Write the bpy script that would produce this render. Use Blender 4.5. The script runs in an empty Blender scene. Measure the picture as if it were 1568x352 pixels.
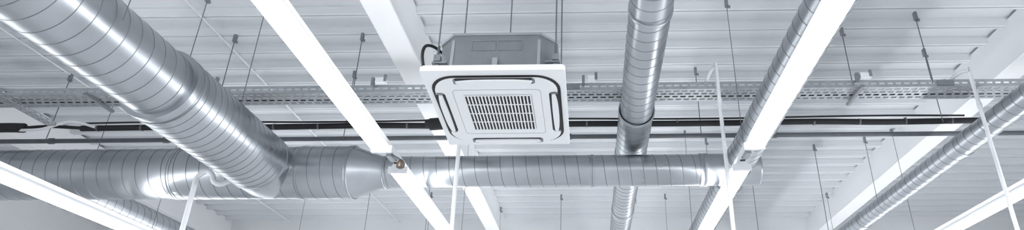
import bpy, bmesh, math, random
from mathutils import Vector, Matrix
random.seed(4)
pi=math.pi
CZ=1.6            # eye height; all h() heights are measured from it
def h(v): return CZ+v
ROOF=h(4.2)

# ---------------------------------------------------------------- materials
def mat(name,col,rough=.5,metal=0,var=0,scale=5,bump=0,emit=0,rvar=0,ecol=None,stretch=None):
    m=bpy.data.materials.new(name); m.use_nodes=True
    nt=m.node_tree; b=nt.nodes['Principled BSDF']
    b.inputs['Base Color'].default_value=(*col,1); b.inputs['Roughness'].default_value=rough
    b.inputs['Metallic'].default_value=metal
    if emit:
        b.inputs['Emission Color'].default_value=(*(ecol or col),1); b.inputs['Emission Strength'].default_value=emit
    if var or bump:
        tc=nt.nodes.new('ShaderNodeTexCoord')
        n=nt.nodes.new('ShaderNodeTexNoise'); n.inputs['Scale'].default_value=scale; n.inputs['Detail'].default_value=4
        nt.links.new(tc.outputs['Object'],n.inputs['Vector'])
        fac=n.outputs['Fac']
        if rvar:
            mr=nt.nodes.new('ShaderNodeMapRange'); mr.inputs[1].default_value=.3; mr.inputs[2].default_value=.7
            mr.inputs[3].default_value=rough-rvar; mr.inputs[4].default_value=rough+rvar
            nt.links.new(fac,mr.inputs[0]); nt.links.new(mr.outputs[0],b.inputs['Roughness'])
        cr=nt.nodes.new('ShaderNodeValToRGB')
        cr.color_ramp.elements[0].position=.3; cr.color_ramp.elements[1].position=.7
        cr.color_ramp.elements[0].color=(*[c*(1-var) for c in col],1)
        cr.color_ramp.elements[1].color=(*[min(1,c*(1+var)) for c in col],1)
        nt.links.new(fac,cr.inputs[0]); nt.links.new(cr.outputs[0],b.inputs['Base Color'])
        if bump:
            bp=nt.nodes.new('ShaderNodeBump'); bp.inputs['Strength'].default_value=bump; bp.inputs['Distance'].default_value=.02
            nt.links.new(fac,bp.inputs['Height']); nt.links.new(bp.outputs[0],b.inputs['Normal'])
    return m
M=dict(
 galv=mat('galvanised_steel',(.42,.44,.465),.33,1.0,.15,1.8,0,rvar=.06),
 seam=mat('galvanised_seam',(.22,.23,.245),.45,.9,.1,20),
 zinc=mat('zinc_tray',(.44,.46,.48),.45,.8,.1,12),
 roof=mat('roof_sheet',(.71,.73,.755),.40,0,.02,1.2),
 beam=mat('beam_paint',(.90,.905,.915),.5,0,.02,1.5),
 wall=mat('wall_paint',(.86,.87,.885),.6,0,.02,1.5),
 floor=mat('floor_resin',(.44,.445,.455),.4,0,.03,.8),
 plastic=mat('white_plastic',(.90,.91,.92),.35,0,.01,3),
 acbody=mat('ac_casing',(.22,.235,.255),.45,.3,.08,8),
 aclid=mat('ac_casing_light',(.38,.40,.42),.45,.4,.05,8),
 dark=mat('dark_gap',(.012,.012,.014),.6),
 black=mat('black_foam',(.012,.012,.014),.7,0,.2,30),
 gpipe=mat('grey_pipe',(.12,.13,.145),.5,0,.1,10),
 wpipe=mat('light_grey_conduit',(.78,.79,.81),.4,0,.03,10),
 rod=mat('threaded_rod',(.17,.175,.19),.5,.5,.1,30),
 clip=mat('clip_steel',(.28,.29,.31),.5,.6,.1,30),
 tube=mat('lamp_tube',(1,1,1),.4,0,emit=34,ecol=(.955,.98,1)),
 house=mat('lamp_housing',(.82,.83,.85),.35,0,.02,5),
 rust=mat('sensor_bronze',(.16,.12,.10),.4,.4,.2,20),
)
# ---------------------------------------------------------------- mesh builder
class MB:
    def __init__(s): s.v=[]; s.f=[]; s.m=[]; s.mats=[]
    def mi(s,k):
        if k not in s.mats: s.mats.append(k)
        return s.mats.index(k)
    def add(s,vs,fs,k):
        o=len(s.v); s.v+= [tuple(x) for x in vs]; i=s.mi(k)
        for f in fs: s.f.append([o+a for a in f]); s.m.append(i)
    def box(s,c,d,k,rot=None):
        vs=[]
        for x in(-.5,.5):
            for y in(-.5,.5):
                for z in(-.5,.5):
                    p=Vector((x*d[0],y*d[1],z*d[2]))
                    if rot: p=rot@p
                    vs.append(p+Vector(c))
        s.add(vs,[(0,1,3,2),(4,6,7,5),(0,4,5,1),(2,3,7,6),(0,2,6,4),(1,5,7,3)],k)
    def lathe(s,p0,ax,prof,k,n=40,cap=False):
        p0=Vector(p0); ax=Vector(ax).normalized()
        u=ax.orthogonal().normalized(); w=ax.cross(u)
        vs=[];fs=[]
        for t,r in prof:
            for i in range(n):
                a=2*pi*i/n; vs.append(p0+ax*t+(u*math.cos(a)+w*math.sin(a))*r)
        for j in range(len(prof)-1):
            for i in range(n):
                i2=(i+1)%n; fs.append((j*n+i,j*n+i2,(j+1)*n+i2,(j+1)*n+i))
        if cap:
            fs.append(tuple(range(n))); fs.append(tuple((len(prof)-1)*n+i for i in range(n)))
        s.add(vs,fs,k)
    def cyl(s,p0,p1,r,k,n=12):
        d=Vector(p1)-Vector(p0); s.lathe(p0,d,[(0,r),(d.length,r)],k,n,True)
    def duct(s,p0,p1,r,pitch=.15,n=72):
        p0=Vector(p0); d=Vector(p1)-p0; L=d.length; ax=d.normalized()
        u=ax.orthogonal().normalized(); w=ax.cross(u)
        off=[(0,r),(.45,r+.0003),(.89,r),(.900,r+.0025),(.935,r+.0025),(.945,r)]
        npf=len(off); turns=int(L/pitch)+3; rows=[]
        for t in range(-1,turns):
            for o,rr in off: rows.append(((t+o)*pitch,rr))
        vs=[];N=len(rows)
        for a,rr in rows:
            for i in range(n):
                th=2*pi*i/n; t=min(L,max(0,a+pitch*i/n)); vs.append(p0+ax*t+(u*math.cos(th)+w*math.sin(th))*rr)
        def ok(f):
            ts=[(Vector(vs[a])-p0).dot(ax) for a in f]; return max(ts)-min(ts)>1e-5
        A=[];B=[]
        for j in range(N-1):
            ridge=(j%npf) in (2,3,4)
            for i in range(n):
                if i<n-1: f=(j*n+i,j*n+i+1,(j+1)*n+i+1,(j+1)*n+i)
                else:
                    if j+1+npf>=N: continue
                    f=(j*n+i,(j+npf)*n,(j+1+npf)*n,(j+1)*n+i)
                if ok(f): (B if ridge else A).append(f)
        o=len(s.v); s.v+=[tuple(x) for x in vs]
        for L_,k in((A,'galv'),(B,'seam')):
            i=s.mi(k)
            for f in L_: s.f.append([o+a for a in f]); s.m.append(i)
    def ring(s,c,ax,r,wd=.04,t=.012,k='galv'):
        s.lathe(Vector(c)-Vector(ax)*wd/2,ax,[(0,r-.002),(.002,r+t),(wd*.4,r+t),(wd*.5,r+t*.4),(wd*.6,r+t),(wd-.002,r+t),(wd,r-.002)],k,72)
    def path(s,pts,r,k,n=10,sub=6):
        P=[Vector(p) for p in pts]
        if sub>1 and len(P)>2:
            Q=[]
            for i in range(len(P)-1):
                a=P[max(i-1,0)];b=P[i];c=P[i+1];d=P[min(i+2,len(P)-1)]
                for q in range(sub):
                    t=q/sub
                    Q.append(.5*((2*b)+(c-a)*t+(2*a-5*b+4*c-d)*t*t+(3*b-a-3*c+d)*t**3))
            Q.append(P[-1]); P=Q
        vs=[];fs=[];u=None
        for i,p in enumerate(P):
            t=(P[min(i+1,len(P)-1)]-P[max(i-1,0)]).normalized()
            if u is None: u=t.orthogonal().normalized()
            else: u=(u-t*u.dot(t)).normalized()
            w=t.cross(u)
            for j in range(n):
                a=2*pi*j/n; vs.append(p+(u*math.cos(a)+w*math.sin(a))*r)
        for i in range(len(P)-1):
            for j in range(n):
                j2=(j+1)%n; fs.append((i*n+j,i*n+j2,(i+1)*n+j2,(i+1)*n+j))
        fs.append(tuple(range(n))); fs.append(tuple((len(P)-1)*n+j for j in range(n)))
        s.add(vs,fs,k)
    def slab(s,pts,z0,z1,k):
        n=len(pts); vs=[(x,y,z0) for x,y in pts]+[(x,y,z1) for x,y in pts]
        fs=[tuple(range(n)),tuple(range(n,2*n))]+[(i,(i+1)%n,n+(i+1)%n,n+i) for i in range(n)]
        s.add(vs,fs,k)
    def prismY(s,prof,y0,y1,k,closed=True):
        n=len(prof); vs=[(x,y0,z) for x,z in prof]+[(x,y1,z) for x,z in prof]
        m=n if closed else n-1
        fs=[(i,(i+1)%n,n+(i+1)%n,n+i) for i in range(m)]
        if closed: fs+=[tuple(range(n)),tuple(range(n,2*n))]
        s.add(vs,fs,k)
    def make(s,name,smooth=True,ang=35,recalc=True,origin=None):
        me=bpy.data.meshes.new(name)
        V=s.v
        if origin: V=[(x-origin[0],y-origin[1],z-origin[2]) for x,y,z in V]
        me.from_pydata(V,[],s.f)
        for k in s.mats: me.materials.append(M[k])
        for p,i in zip(me.polygons,s.m): p.material_index=i
        if recalc:
            bm=bmesh.new(); bm.from_mesh(me); bmesh.ops.recalc_face_normals(bm,faces=bm.faces); bm.to_mesh(me); bm.free()
        if smooth:
            me.polygons.foreach_set('use_smooth',[True]*len(me.polygons))
            me.set_sharp_from_angle(angle=math.radians(ang))
        me.update()
        o=bpy.data.objects.new(name,me); bpy.context.scene.collection.objects.link(o)
        if origin: o.location=origin
        return o
def rrect(hx,hy,r,n=8,cx=0,cy=0):
    pts=[]
    for sx,sy,a0 in((1,1,0),(-1,1,90),(-1,-1,180),(1,-1,270)):
        for i in range(n+1):
            a=math.radians(a0+90*i/n); pts.append((cx+sx*(hx-r)+r*math.cos(a)*1,cy+sy*(hy-r)+r*math.sin(a)))
    return pts

# ---------------------------------------------------------------- room shell
X0,X1,Y0,Y1=-11.5,10.0,-5.5,14.3
b=MB(); b.box(((X0+X1)/2,(Y0+Y1)/2,-.05),(X1-X0,Y1-Y0,.1),'floor'); b.make('floor',False)
for nm,c,d in(('wall_back',((X0+X1)/2,Y1+.1,3.2),(X1-X0+.4,.2,6.4)),('wall_front',((X0+X1)/2,Y0-.1,3.2),(X1-X0+.4,.2,6.4)),
              ('wall_left',(X0-.1,(Y0+Y1)/2,3.2),(.2,Y1-Y0,6.4)),('wall_right',(X1+.1,(Y0+Y1)/2,3.2),(.2,Y1-Y0,6.4))):
    b=MB(); b.box(c,d,'wall'); b.make(nm,False)
b=MB(); P=.40; prof=[]; y=Y0
while y<Y1+.1:
    # liner-tray roof: deep pan, lip, lower flange with a joint slot
    prof+=[(y,ROOF+.095),(y+.25,ROOF+.095),(y+.254,ROOF+.065),(y+.266,ROOF+.065),(y+.282,ROOF),(y+.314,ROOF),(y+.315,ROOF+.05),(y+.335,ROOF+.05),(y+.336,ROOF+.004),(y+.368,ROOF+.004),(y+.385,ROOF+.07)]
    y+=P
n=len(prof)
vs=[(X0,a,z) for a,z in prof]+[(X1,a,z) for a,z in prof]
b.add(vs,[(i,i+1,n+i+1,n+i) for i in range(n-1)],'roof')
b.box(((X0+X1)/2,(Y0+Y1)/2,ROOF+.2),(X1-X0+.4,Y1-Y0+.4,.1),'roof')
b.make('ceiling',False,recalc=False)
for xa in(-8.63,-2.26,4.88):
    b=MB(); z0=h(3.75); x1=xa+.3
    b.prismY([(xa,z0+.01),(xa+.01,z0),(x1-.01,z0),(x1,z0+.01),(x1,ROOF+.06),(xa,ROOF+.06)],Y0,Y1,'beam')
    b.make('roof_beam',False)
# roof conduit
b=MB(); b.cyl((-4.42,Y0,ROOF-.015),(-4.42,Y1,ROOF-.015),.012,'wpipe'); 
b.cyl((-6.9,Y0,ROOF-.015),(-6.9,Y1,ROOF-.015),.01,'wpipe'); b.make('ceiling_conduit')

# ---------------------------------------------------------------- ducts
DZ=h(2.7); DY=7.1
# main cross duct
b=MB()
b.duct((-9.5,DY,DZ),(-4.88,DY,DZ),.30); b.ring((-4.88,DY,DZ),(1,0,0),.30,.06,.014)
b.duct((-4.85,DY,DZ),(-3.45,DY,DZ),.31); b.ring((-3.40,DY,DZ),(1,0,0),.31,.05,.012)
b.duct((-3.45,DY,DZ),(-2.84,DY,DZ),.315); b.ring((-2.82,DY,DZ),(1,0,0),.315,.05,.008)
b.lathe((-2.82,DY,DZ),(1,0,0),[(0,.317),(.34,.195),(.40,.192)],'galv',64)
b.ring((-2.42,DY,DZ),(1,0,0),.19,.04,.008)
b.duct((-2.44,DY,DZ),(1.40,DY,DZ),.186); b.ring((.02,DY,DZ),(1,0,0),.186,.04,.008); b.ring((1.32,DY,DZ),(1,0,0),.188,.10,.008)
b.lathe((1.38,DY,DZ),(1,0,0),[(0,.19),(.58,.19),(.6,.175),(.6,.0001)],'galv',40)
b.lathe((-9.5,DY,DZ),(1,0,0),[(0,.3),(0,.001)],'galv',40)
b.make('spiral_duct')
# large branch duct
b=MB(); BX=-3.79
b.duct((BX,-2,DZ),(BX,4.95,DZ),.305); b.lathe((BX,-2,DZ),(0,1,0),[(0,.305),(0,.001)],'galv',40)
b.ring((BX,2.1,DZ),(0,1,0),.305,.05,.01)
b.lathe((BX,4.86,DZ),(0,1,0),[(0,.30),(.004,.345),(.05,.350),(.10,.342)],'galv',64)
b.duct((BX,4.94,DZ),(BX,6.72,DZ),.342,.11)
b.ring((BX,4.99,DZ),(0,1,0),.342,.03,.008); b.ring((BX,6.7,DZ),(0,1,0),.342,.03,.006)
b.lathe((BX,6.7,DZ),(0,1,0),[(0,.342),(.30,.338),(.44,.31)],'galv',64,True)
b.make('spiral_duct')
# left branch behind main
b=MB(); b.duct((-6.6,7.25,DZ),(-6.6,13.9,DZ),.2); b.ring((-6.6,7.42,DZ),(0,1,0),.2,.05); b.lathe((-6.6,13.9,DZ),(0,1,0),[(0,.2),(0,.001)],'galv')
b.make('spiral_duct')
# middle, higher duct
b=MB(); MX,MZ=.51,h(3.1)
b.duct((MX,-2,MZ),(MX,6.35,MZ),.178); b.duct((MX,6.3,MZ),(MX,7.55,MZ),.192)
for y in(6.32,7.53): b.ring((MX,y,MZ),(0,1,0),.192,.05,.01)
b.ring((MX,4.4,MZ),(0,1,0),.18,.05,.008)
b.duct((MX,7.5,MZ),(MX,13.9,MZ),.172); b.ring((MX,9.9,MZ),(0,1,0),.174,.12,.008)
b.lathe((MX,-2,MZ),(0,1,0),[(0,.18),(0,.001)],'galv'); b.lathe((MX,13.9,MZ),(0,1,0),[(0,.17),(0,.001)],'galv')
b.make('spiral_duct')
# duct above right-hand lamp row
b=MB(); RX=1.70
b.duct((RX,-2,DZ),(RX,13.9,DZ),.165); b.ring((RX,6.7,DZ),(0,1,0),.168,.06); b.ring((RX,7.5,DZ),(0,1,0),.168,.06)
b.lathe((RX,-2,DZ),(0,1,0),[(0,.165),(0,.001)],'galv'); b.lathe((RX,13.9,DZ),(0,1,0),[(0,.165),(0,.001)],'galv')
b.make('spiral_duct')
# far right duct
b=MB(); FX,FZ=4.30,h(2.9)
b.duct((FX,-2,FZ),(FX,13.9,FZ),.125); 
for y in(6.9,9.9): b.ring((FX,y,FZ),(0,1,0),.125,.06,.01)
b.lathe((FX,-2,FZ),(0,1,0),[(0,.125),(0,.001)],'galv'); b.lathe((FX,13.9,FZ),(0,1,0),[(0,.125),(0,.001)],'galv')
b.make('spiral_duct')

# ---------------------------------------------------------------- linear lamps
def lamp(x,z,gap=True,sensor=False):
    b=MB()
    hp=[(x-.035,z+.045),(x+.035,z+.045),(x+.035,z+.11),(x-.035,z+.11)]
    b.prismY(hp,-5,13.6,'house')
    segs=[(-5,-.5),(-.45,5.45),(5.95,9.8),(9.85,13.6)] if gap else [(-5,-.5),(-.45,9.8),(9.85,13.6)]
    for a,c in segs:
        b.prismY([(x-.068,z+.012),(x+.068,z+.012),(x+.06,z+.03),(x+.045,z+.055),(x-.045,z+.055),(x-.06,z+.03)],a,c,'house')
        pr=[]
        for i in range(16):
            t=2*pi*i/16; pr.append((x+.092*math.cos(t),z-.012-.030*math.sin(t)))
        b.prismY(pr,a+.03,c-.03,'tube')
        for e in(a,c-.03): b.box((x,e+.015,z-.008),(.188,.032,.065),'house')
    if gap:   # exposed trunking with connector blocks
        for i in range(6): b.box((x,5.5+i*.08,z+.043),(.05,.03,.012),'dark')
        b.box((x,5.72,z+.03),(.05,.16,.04),'zinc')
    if sensor:
        b.cyl((x+.03,5.68,z+.03),(x+.11,5.66,z-.02),.012,'clip'); b.lathe((x+.12,5.66,z-.11),(0,0,1),[(0,.02),(.01,.038),(.05,.042),(.07,.03),(.09,.015)],'rust',20,True)
    b.make('linear_ceiling_lamp')
LZ=h(2.3)
lamp(-1.93,LZ,sensor=True); lamp(1.50,LZ); lamp(-5.41,h(2.05),gap=False); lamp(4.75,LZ,gap=False)

# ---------------------------------------------------------------- cable tray
def tray(b,p0,L,ax,w,sh,t=.0):
    # ax 'x' or 'y'; real slotted sheet
    def Q(l0,l1,c0,c1,z0,z1,k='zinc'):
        d=[(l1-l0),(c1-c0),max(z1-z0,.002)]
        c=[(l0+l1)/2,(c0+c1)/2,(z0+z1)/2]
        if ax=='x': b.box((p0[0]+c[0],p0[1]+c[1],p0[2]+c[2]),(d[0],max(d[1],.002),d[2]),k)
        else: b.box((p0[0]+c[1],p0[1]+c[0],p0[2]+c[2]),(max(d[1],.002),d[0],d[2]),k)
    n=4; sw=w/(2*n+1)*1.0
    for i in range(n+1): Q(0,L,2*i*sw,(2*i+1)*sw,0,0)
    k=0; l=0
    while l<L-.05:
        for i in range(n): Q(l+(0.045 if i%2 else 0),l+.03+(0.045 if i%2 else 0),(2*i+1)*sw,(2*i+2)*sw,0,0)
        for c in(0,w): Q(l,l+.03,c,c,sh*.38,sh*.62)
        l+=.09
    for c in(0,w): Q(0,L,c,c,0,sh*.38); Q(0,L,c,c,sh*.62,sh)
b=MB(); tray(b,(-9.0,6.25,h(3.33)),17.5,'x',.30,.085)
for x in(-4.2,-.2,3.9): b.box((x,6.24,h(3.37)),(.18,.006,.06),'clip')
for x,dx in((-2.32,.12),(.02,.08),(3.02,.12)):   # clamps and junction boxes
    b.box((x,6.2,h(3.44)),(dx,.06,.06),'plastic'); b.box((x-.09,6.2,h(3.43)),(.03,.05,.09),'clip'); b.cyl((x+.05,6.17,h(3.5)),(x+.05,6.17,h(3.42)),.016,'clip')
# cables lying in tray
for i,yy in enumerate((6.33,6.37,6.42,6.46)):
    b.path([(-9+2*q,yy+.012*math.sin(q*1.7+i),h(3.345)) for q in range(9)],.011,'black' if i%2 else 'wpipe',6,3)
b.make('cable_tray',False)
b=MB(); tray(b,(-6.62,4.0,h(3.28)),2.95,'y',.10,.04); b.make('strut_channel',False)

# ---------------------------------------------------------------- pipes
b=MB(); z=h(3.3)
b.path([(-6.3+q*.9,7.08+.004*math.sin(q*3),z+.006*math.sin(q*2.1)) for q in range(13)]+[(4.7,7.08,z)],.036,'black',10,4)
b.path([(-6.3+q*.9,7.03,z+.045+.01*math.sin(q*1.3)) for q in range(13)],.012,'black',8,4)
b.path([(-2.0,7.02,z),(-1.75,6.98,z),(-1.4,6.6,z-.1),(-1.15,5.6,z-.75),(-1.0,4.85,h(2.2)),(-.95,4.62,h(2.2))],.05,'black',12)
b.cyl((-1.95,7.05,z),(-1.62,7.0,z),.075,'black',14)
for q in range(20): b.cyl((-6.1+q*.55,7.08,z),(-6.08+q*.55,7.08,z),.039,'gpipe',12)
b.path([(-7.9,7.08,z),(-7.3,7.06,z+.01),(-7.0,7.05,z)],.06,'black',12)
b.path([(-7.05,7.06,z),(-6.8,7.12,z+.05),(-6.45,7.09,z+.02),(-6.2,7.08,z)],.02,'black')
b.path([(-7.1,7.05,z-.03),(-6.7,6.98,z-.05),(-6.4,7.0,z+.06),(-6.1,7.05,z)],.018,'wpipe')
b.make('refrigerant_pipe')
b=MB(); b.cyl((-9.5,7.46,z),(9.0,7.46,z),.030,'gpipe',14)
for x in(-7,-5.5,-2.7,-.3,2.3,5.0): b.cyl((x,7.46,z),(x+.06,7.46,z),.040,'gpipe',14)
b.cyl((2.33,7.44,z),(2.33,7.13,z+.02),.012,'clip')
b.make('condensate_pipe')
# hooked drop conduits
def drop(x,y,top,side=1,R=.10,ye=None):
    b=MB(); ye=ye if ye is not None else y+.3
    pts=[(x,y,0.0),(x,y,1.5),(x,y,h(top)-.35),(x,y,h(top)-R)]
    for i in range(1,7):
        a=pi*i/6; pts.append((x-side*R*.6*(1-math.cos(a)),y+(ye-y)*(1-math.cos(a))/2,h(top)-R+R*math.sin(a)))
    pts.append((pts[-1][0],ye,h(top)-R-.05))
    b.path(pts,.020,'wpipe',12,4); b.cyl((x,y,0),(x,y,.03),.05,'wpipe',16)
    b.cyl((x,y,h(top)-.5),(x,y,h(top)-.44),.025,'wpipe',12)
    b.make('drop_conduit')
drop(1.335,5.9,3.46,.5,.07,6.32); drop(4.06,6.05,3.46,.6,.08,6.40); drop(-1.32,5.9,3.44,-1,.1,6.32)
# left one hangs from the cross duct
b=MB(); x,y=-4.38,6.62
b.path([(x,y,0),(x,y,1.6),(x,y,h(2.2)),(x,y,h(2.40)),(x+.02,y,h(2.49)),(x+.10,y,h(2.54)),(x+.17,y,h(2.50)),(x+.20,y,h(2.43)),(x+.26,y+.03,h(2.40)),(x+.34,y+.08,h(2.46))],.028,'wpipe',12,5)
b.cyl((x,y,0),(x,y,.03),.05,'wpipe',16); b.make('drop_conduit')

# ---------------------------------------------------------------- cassette air conditioner
b=MB()
HX,HY=.475,.515
b.slab(rrect(HX,HY,.012,3),0,.035,'plastic')
b.slab(rrect(HX-.01,HY-.01,.012,3),.035,.05,'plastic')
b.slab(rrect(.436,.456,.17),-.004,.0,'dark')
b.slab(rrect(.416,.436,.155),-.016,-.004,'plastic')
for i in range(4):
    a=i*pi/2; R=Matrix.Rotation(a,3,'Z'); rr=.412 if i%2==0 else .392
    def S(pts,z0,z1,k):
        P=[R@Vector((p[0],p[1],0)) for p in pts]; b.slab([(p.x,p.y) for p in P],z0,z1,k)
    S(rrect(.272,.036,.03,6,0,-rr),-.0175,-.016,'dark')
    # bowed outlet flap
    arc=[]
    for q in range(13):
        t=-1+2*q/12; arc.append((t*.255,-rr-.022+.016*abs(t)**3))
    for q in range(13):
        t=1-2*q/12; arc.append((t*.245,-rr+.022-.004*t*t))
    S(arc,-.030,-.0175,'plastic')
    for q in(-1,1): S(rrect(.008,.026,.005,3,q*.262,-rr),-.021,-.016,'acbody')
b.slab(rrect(.235,.240,.01,3),-.0175,-.016,'dark')
nb=19
for i in range(nb+1):
    xx=-.228+.456*i/nb; b.box((xx,0,-.021),(.0100,.47,.008),'plastic')
for yy in(-.237,-.12,0,.12,.237): b.box((0,yy,-.0205),(.465,.009 if abs(yy)<.2 else .008,.005),'plastic')
# thin seam of the intake grille door
for pts in((rrect(.30,.305,.03),),):
    P=pts[0]; n=len(P)
    for i in range(n):
        p,q=Vector((*P[i],-.0162)),Vector((*P[(i+1)%n],-.0162))
        if (q-p).length>.001: b.path([p,q],.0012,'gpipe',4,1)
# casing
c=.115; w=.405
oc=lambda w,c:[(w-c,-w),(w,-w+c),(w,w-c),(w-c,w),(-w+c,w),(-w,w-c),(-w,-w+c),(-w+c,-w)]
b.slab(oc(w,c),.05,.365,'acbody'); b.slab(oc(w+.008,c),.365,.385,'aclid'); b.slab(oc(w+.006,c),.05,.075,'aclid')
for (x0,x1,z0,z1) in((-.17,-.01,.24,.32),(.01,.17,.24,.32)):
    for zz in(z0,z1): b.box(((x0+x1)/2,-w-.001,zz),(x1-x0,.006,.005),'clip')
    for xx in(x0,x1): b.box((xx,-w-.001,(z0+z1)/2),(.005,.006,z1-z0),'clip')
b.box((0.0,-w-.03,.10),(.035,.012,.11),'aclid'); b.box((0,-w-.015,.15),(.035,.04,.01),'aclid')
for x in(-.3,.29): b.box((x,-w-.002,.2),(.02,.008,.25),'aclid')
for sx in(-1,1):
    for sy in(-1,1):
        x,y=sx*.405,sy*.375
        b.box((x-sx*.02,y,.15),(.10,.05,.012),'clip'); b.box((x,y,.19),(.045,.045,.05),'clip'); b.box((x,y,.12),(.03,.03,.04),'clip')
        b.cyl((x,y,.06),(x,y,.30),.009,'rod',8)
b.path([(-.40,-.22,.33),(-.46,-.30,.35),(-.50,-.38,.30),(-.505,-.40,.20),(-.48,-.36,.10),(-.42,-.3,.07)],.011,'black',8)
b.box((.41,.05,.2),(.05,.2,.14),'aclid')
ac=b.make('ceiling_cassette_air_conditioner',ang=30)
ac.location=(-.635,4.115,h(2.028)); ac.rotation_euler=(math.radians(-4.66),0,0)

# ---------------------------------------------------------------- suspension rods
b=MB()
def rod(x,y,ztop,zbot,r=.005,clip=True):
    b.cyl((x,y,zbot),(x,y,ztop),r,'rod',6)
    if clip:
        b.box((x,y,ztop-.05),(.03,.045,.10),'clip'); b.box((x+.02,y,ztop-.10),(.035,.02,.03),'clip')
T=ROOF-.001
for x in(-7.3,-5.6,-4.23,-2.7,2.96,6.3):      # tray hangers
    rod(x,6.4,T,h(3.30))
    b.box((x,6.4,h(3.305)),(.035,.46,.03),'clip')
rod(3.68,6.1,T,h(3.3)); rod(4.15,6.9,T,h(3.2)); rod(1.38,7.3,T,h(3.2)); rod(-6.9,7.3,T,h(3.2)); rod(-3.1,7.3,T,h(3.2))
for x,ys in((-5.41,(7.6,11.5)),(-1.93,(2.5,9.3,13.2)),(1.50,(5.8,9.3,12.4)),(4.75,(5,9.3,12.4))):  # lamp wires
    for y in ys: rod(x,y,T,h(2.15 if x<-5 else 2.4),.0035)
for y in(3.9,5.6): rod(BX-.33,y,T,DZ,.004); rod(BX+.33,y,T,DZ,.004)
for y in(9.6,):
    for x,r,zz in((MX,.18,MZ),(1.70,.165,DZ),(FX,.125,FZ)): rod(x+r+.015,y,T,zz,.004)
for x in(-6.3,-5.0): rod(x,DY+.33,T,DZ,.004)
for sx in(-1,1):
    for sy in(-1,1): rod(-.635+sx*.405,4.115+sy*.375+.01,T,h(2.25)-sy*.03,.0055)
rod(-.635+.05,4.0,T,h(2.4),.005)
for x,y,zb in((3.72,9.9,2.2),(3.0,11.3,2.3),(-3.2,12.2,2.4),(-2.9,10.9,2.3),(-4.3,11.8,2.4),(-.6,12.4,2.4)):
    rod(x,y,T,h(zb))
b.make('suspension_rods',False)

# ---------------------------------------------------------------- world + camera
w=bpy.data.worlds.new('World'); bpy.context.scene.world=w; w.use_nodes=True
w.node_tree.nodes['Background'].inputs[0].default_value=(.8,.85,.9,1); w.node_tree.nodes['Background'].inputs[1].default_value=.5
cd=bpy.data.cameras.new('camera'); cam=bpy.data.objects.new('camera',cd); bpy.context.scene.collection.objects.link(cam)
cam.location=(0,0,CZ); cam.rotation_euler=(math.radians(90+25.8),0,math.radians(1.2))
cd.sensor_width=36; cd.lens=36*980/1568; cd.shift_x=-101/1568
bpy.context.scene.camera=cam
bpy.context.scene.view_settings.view_transform='Standard'
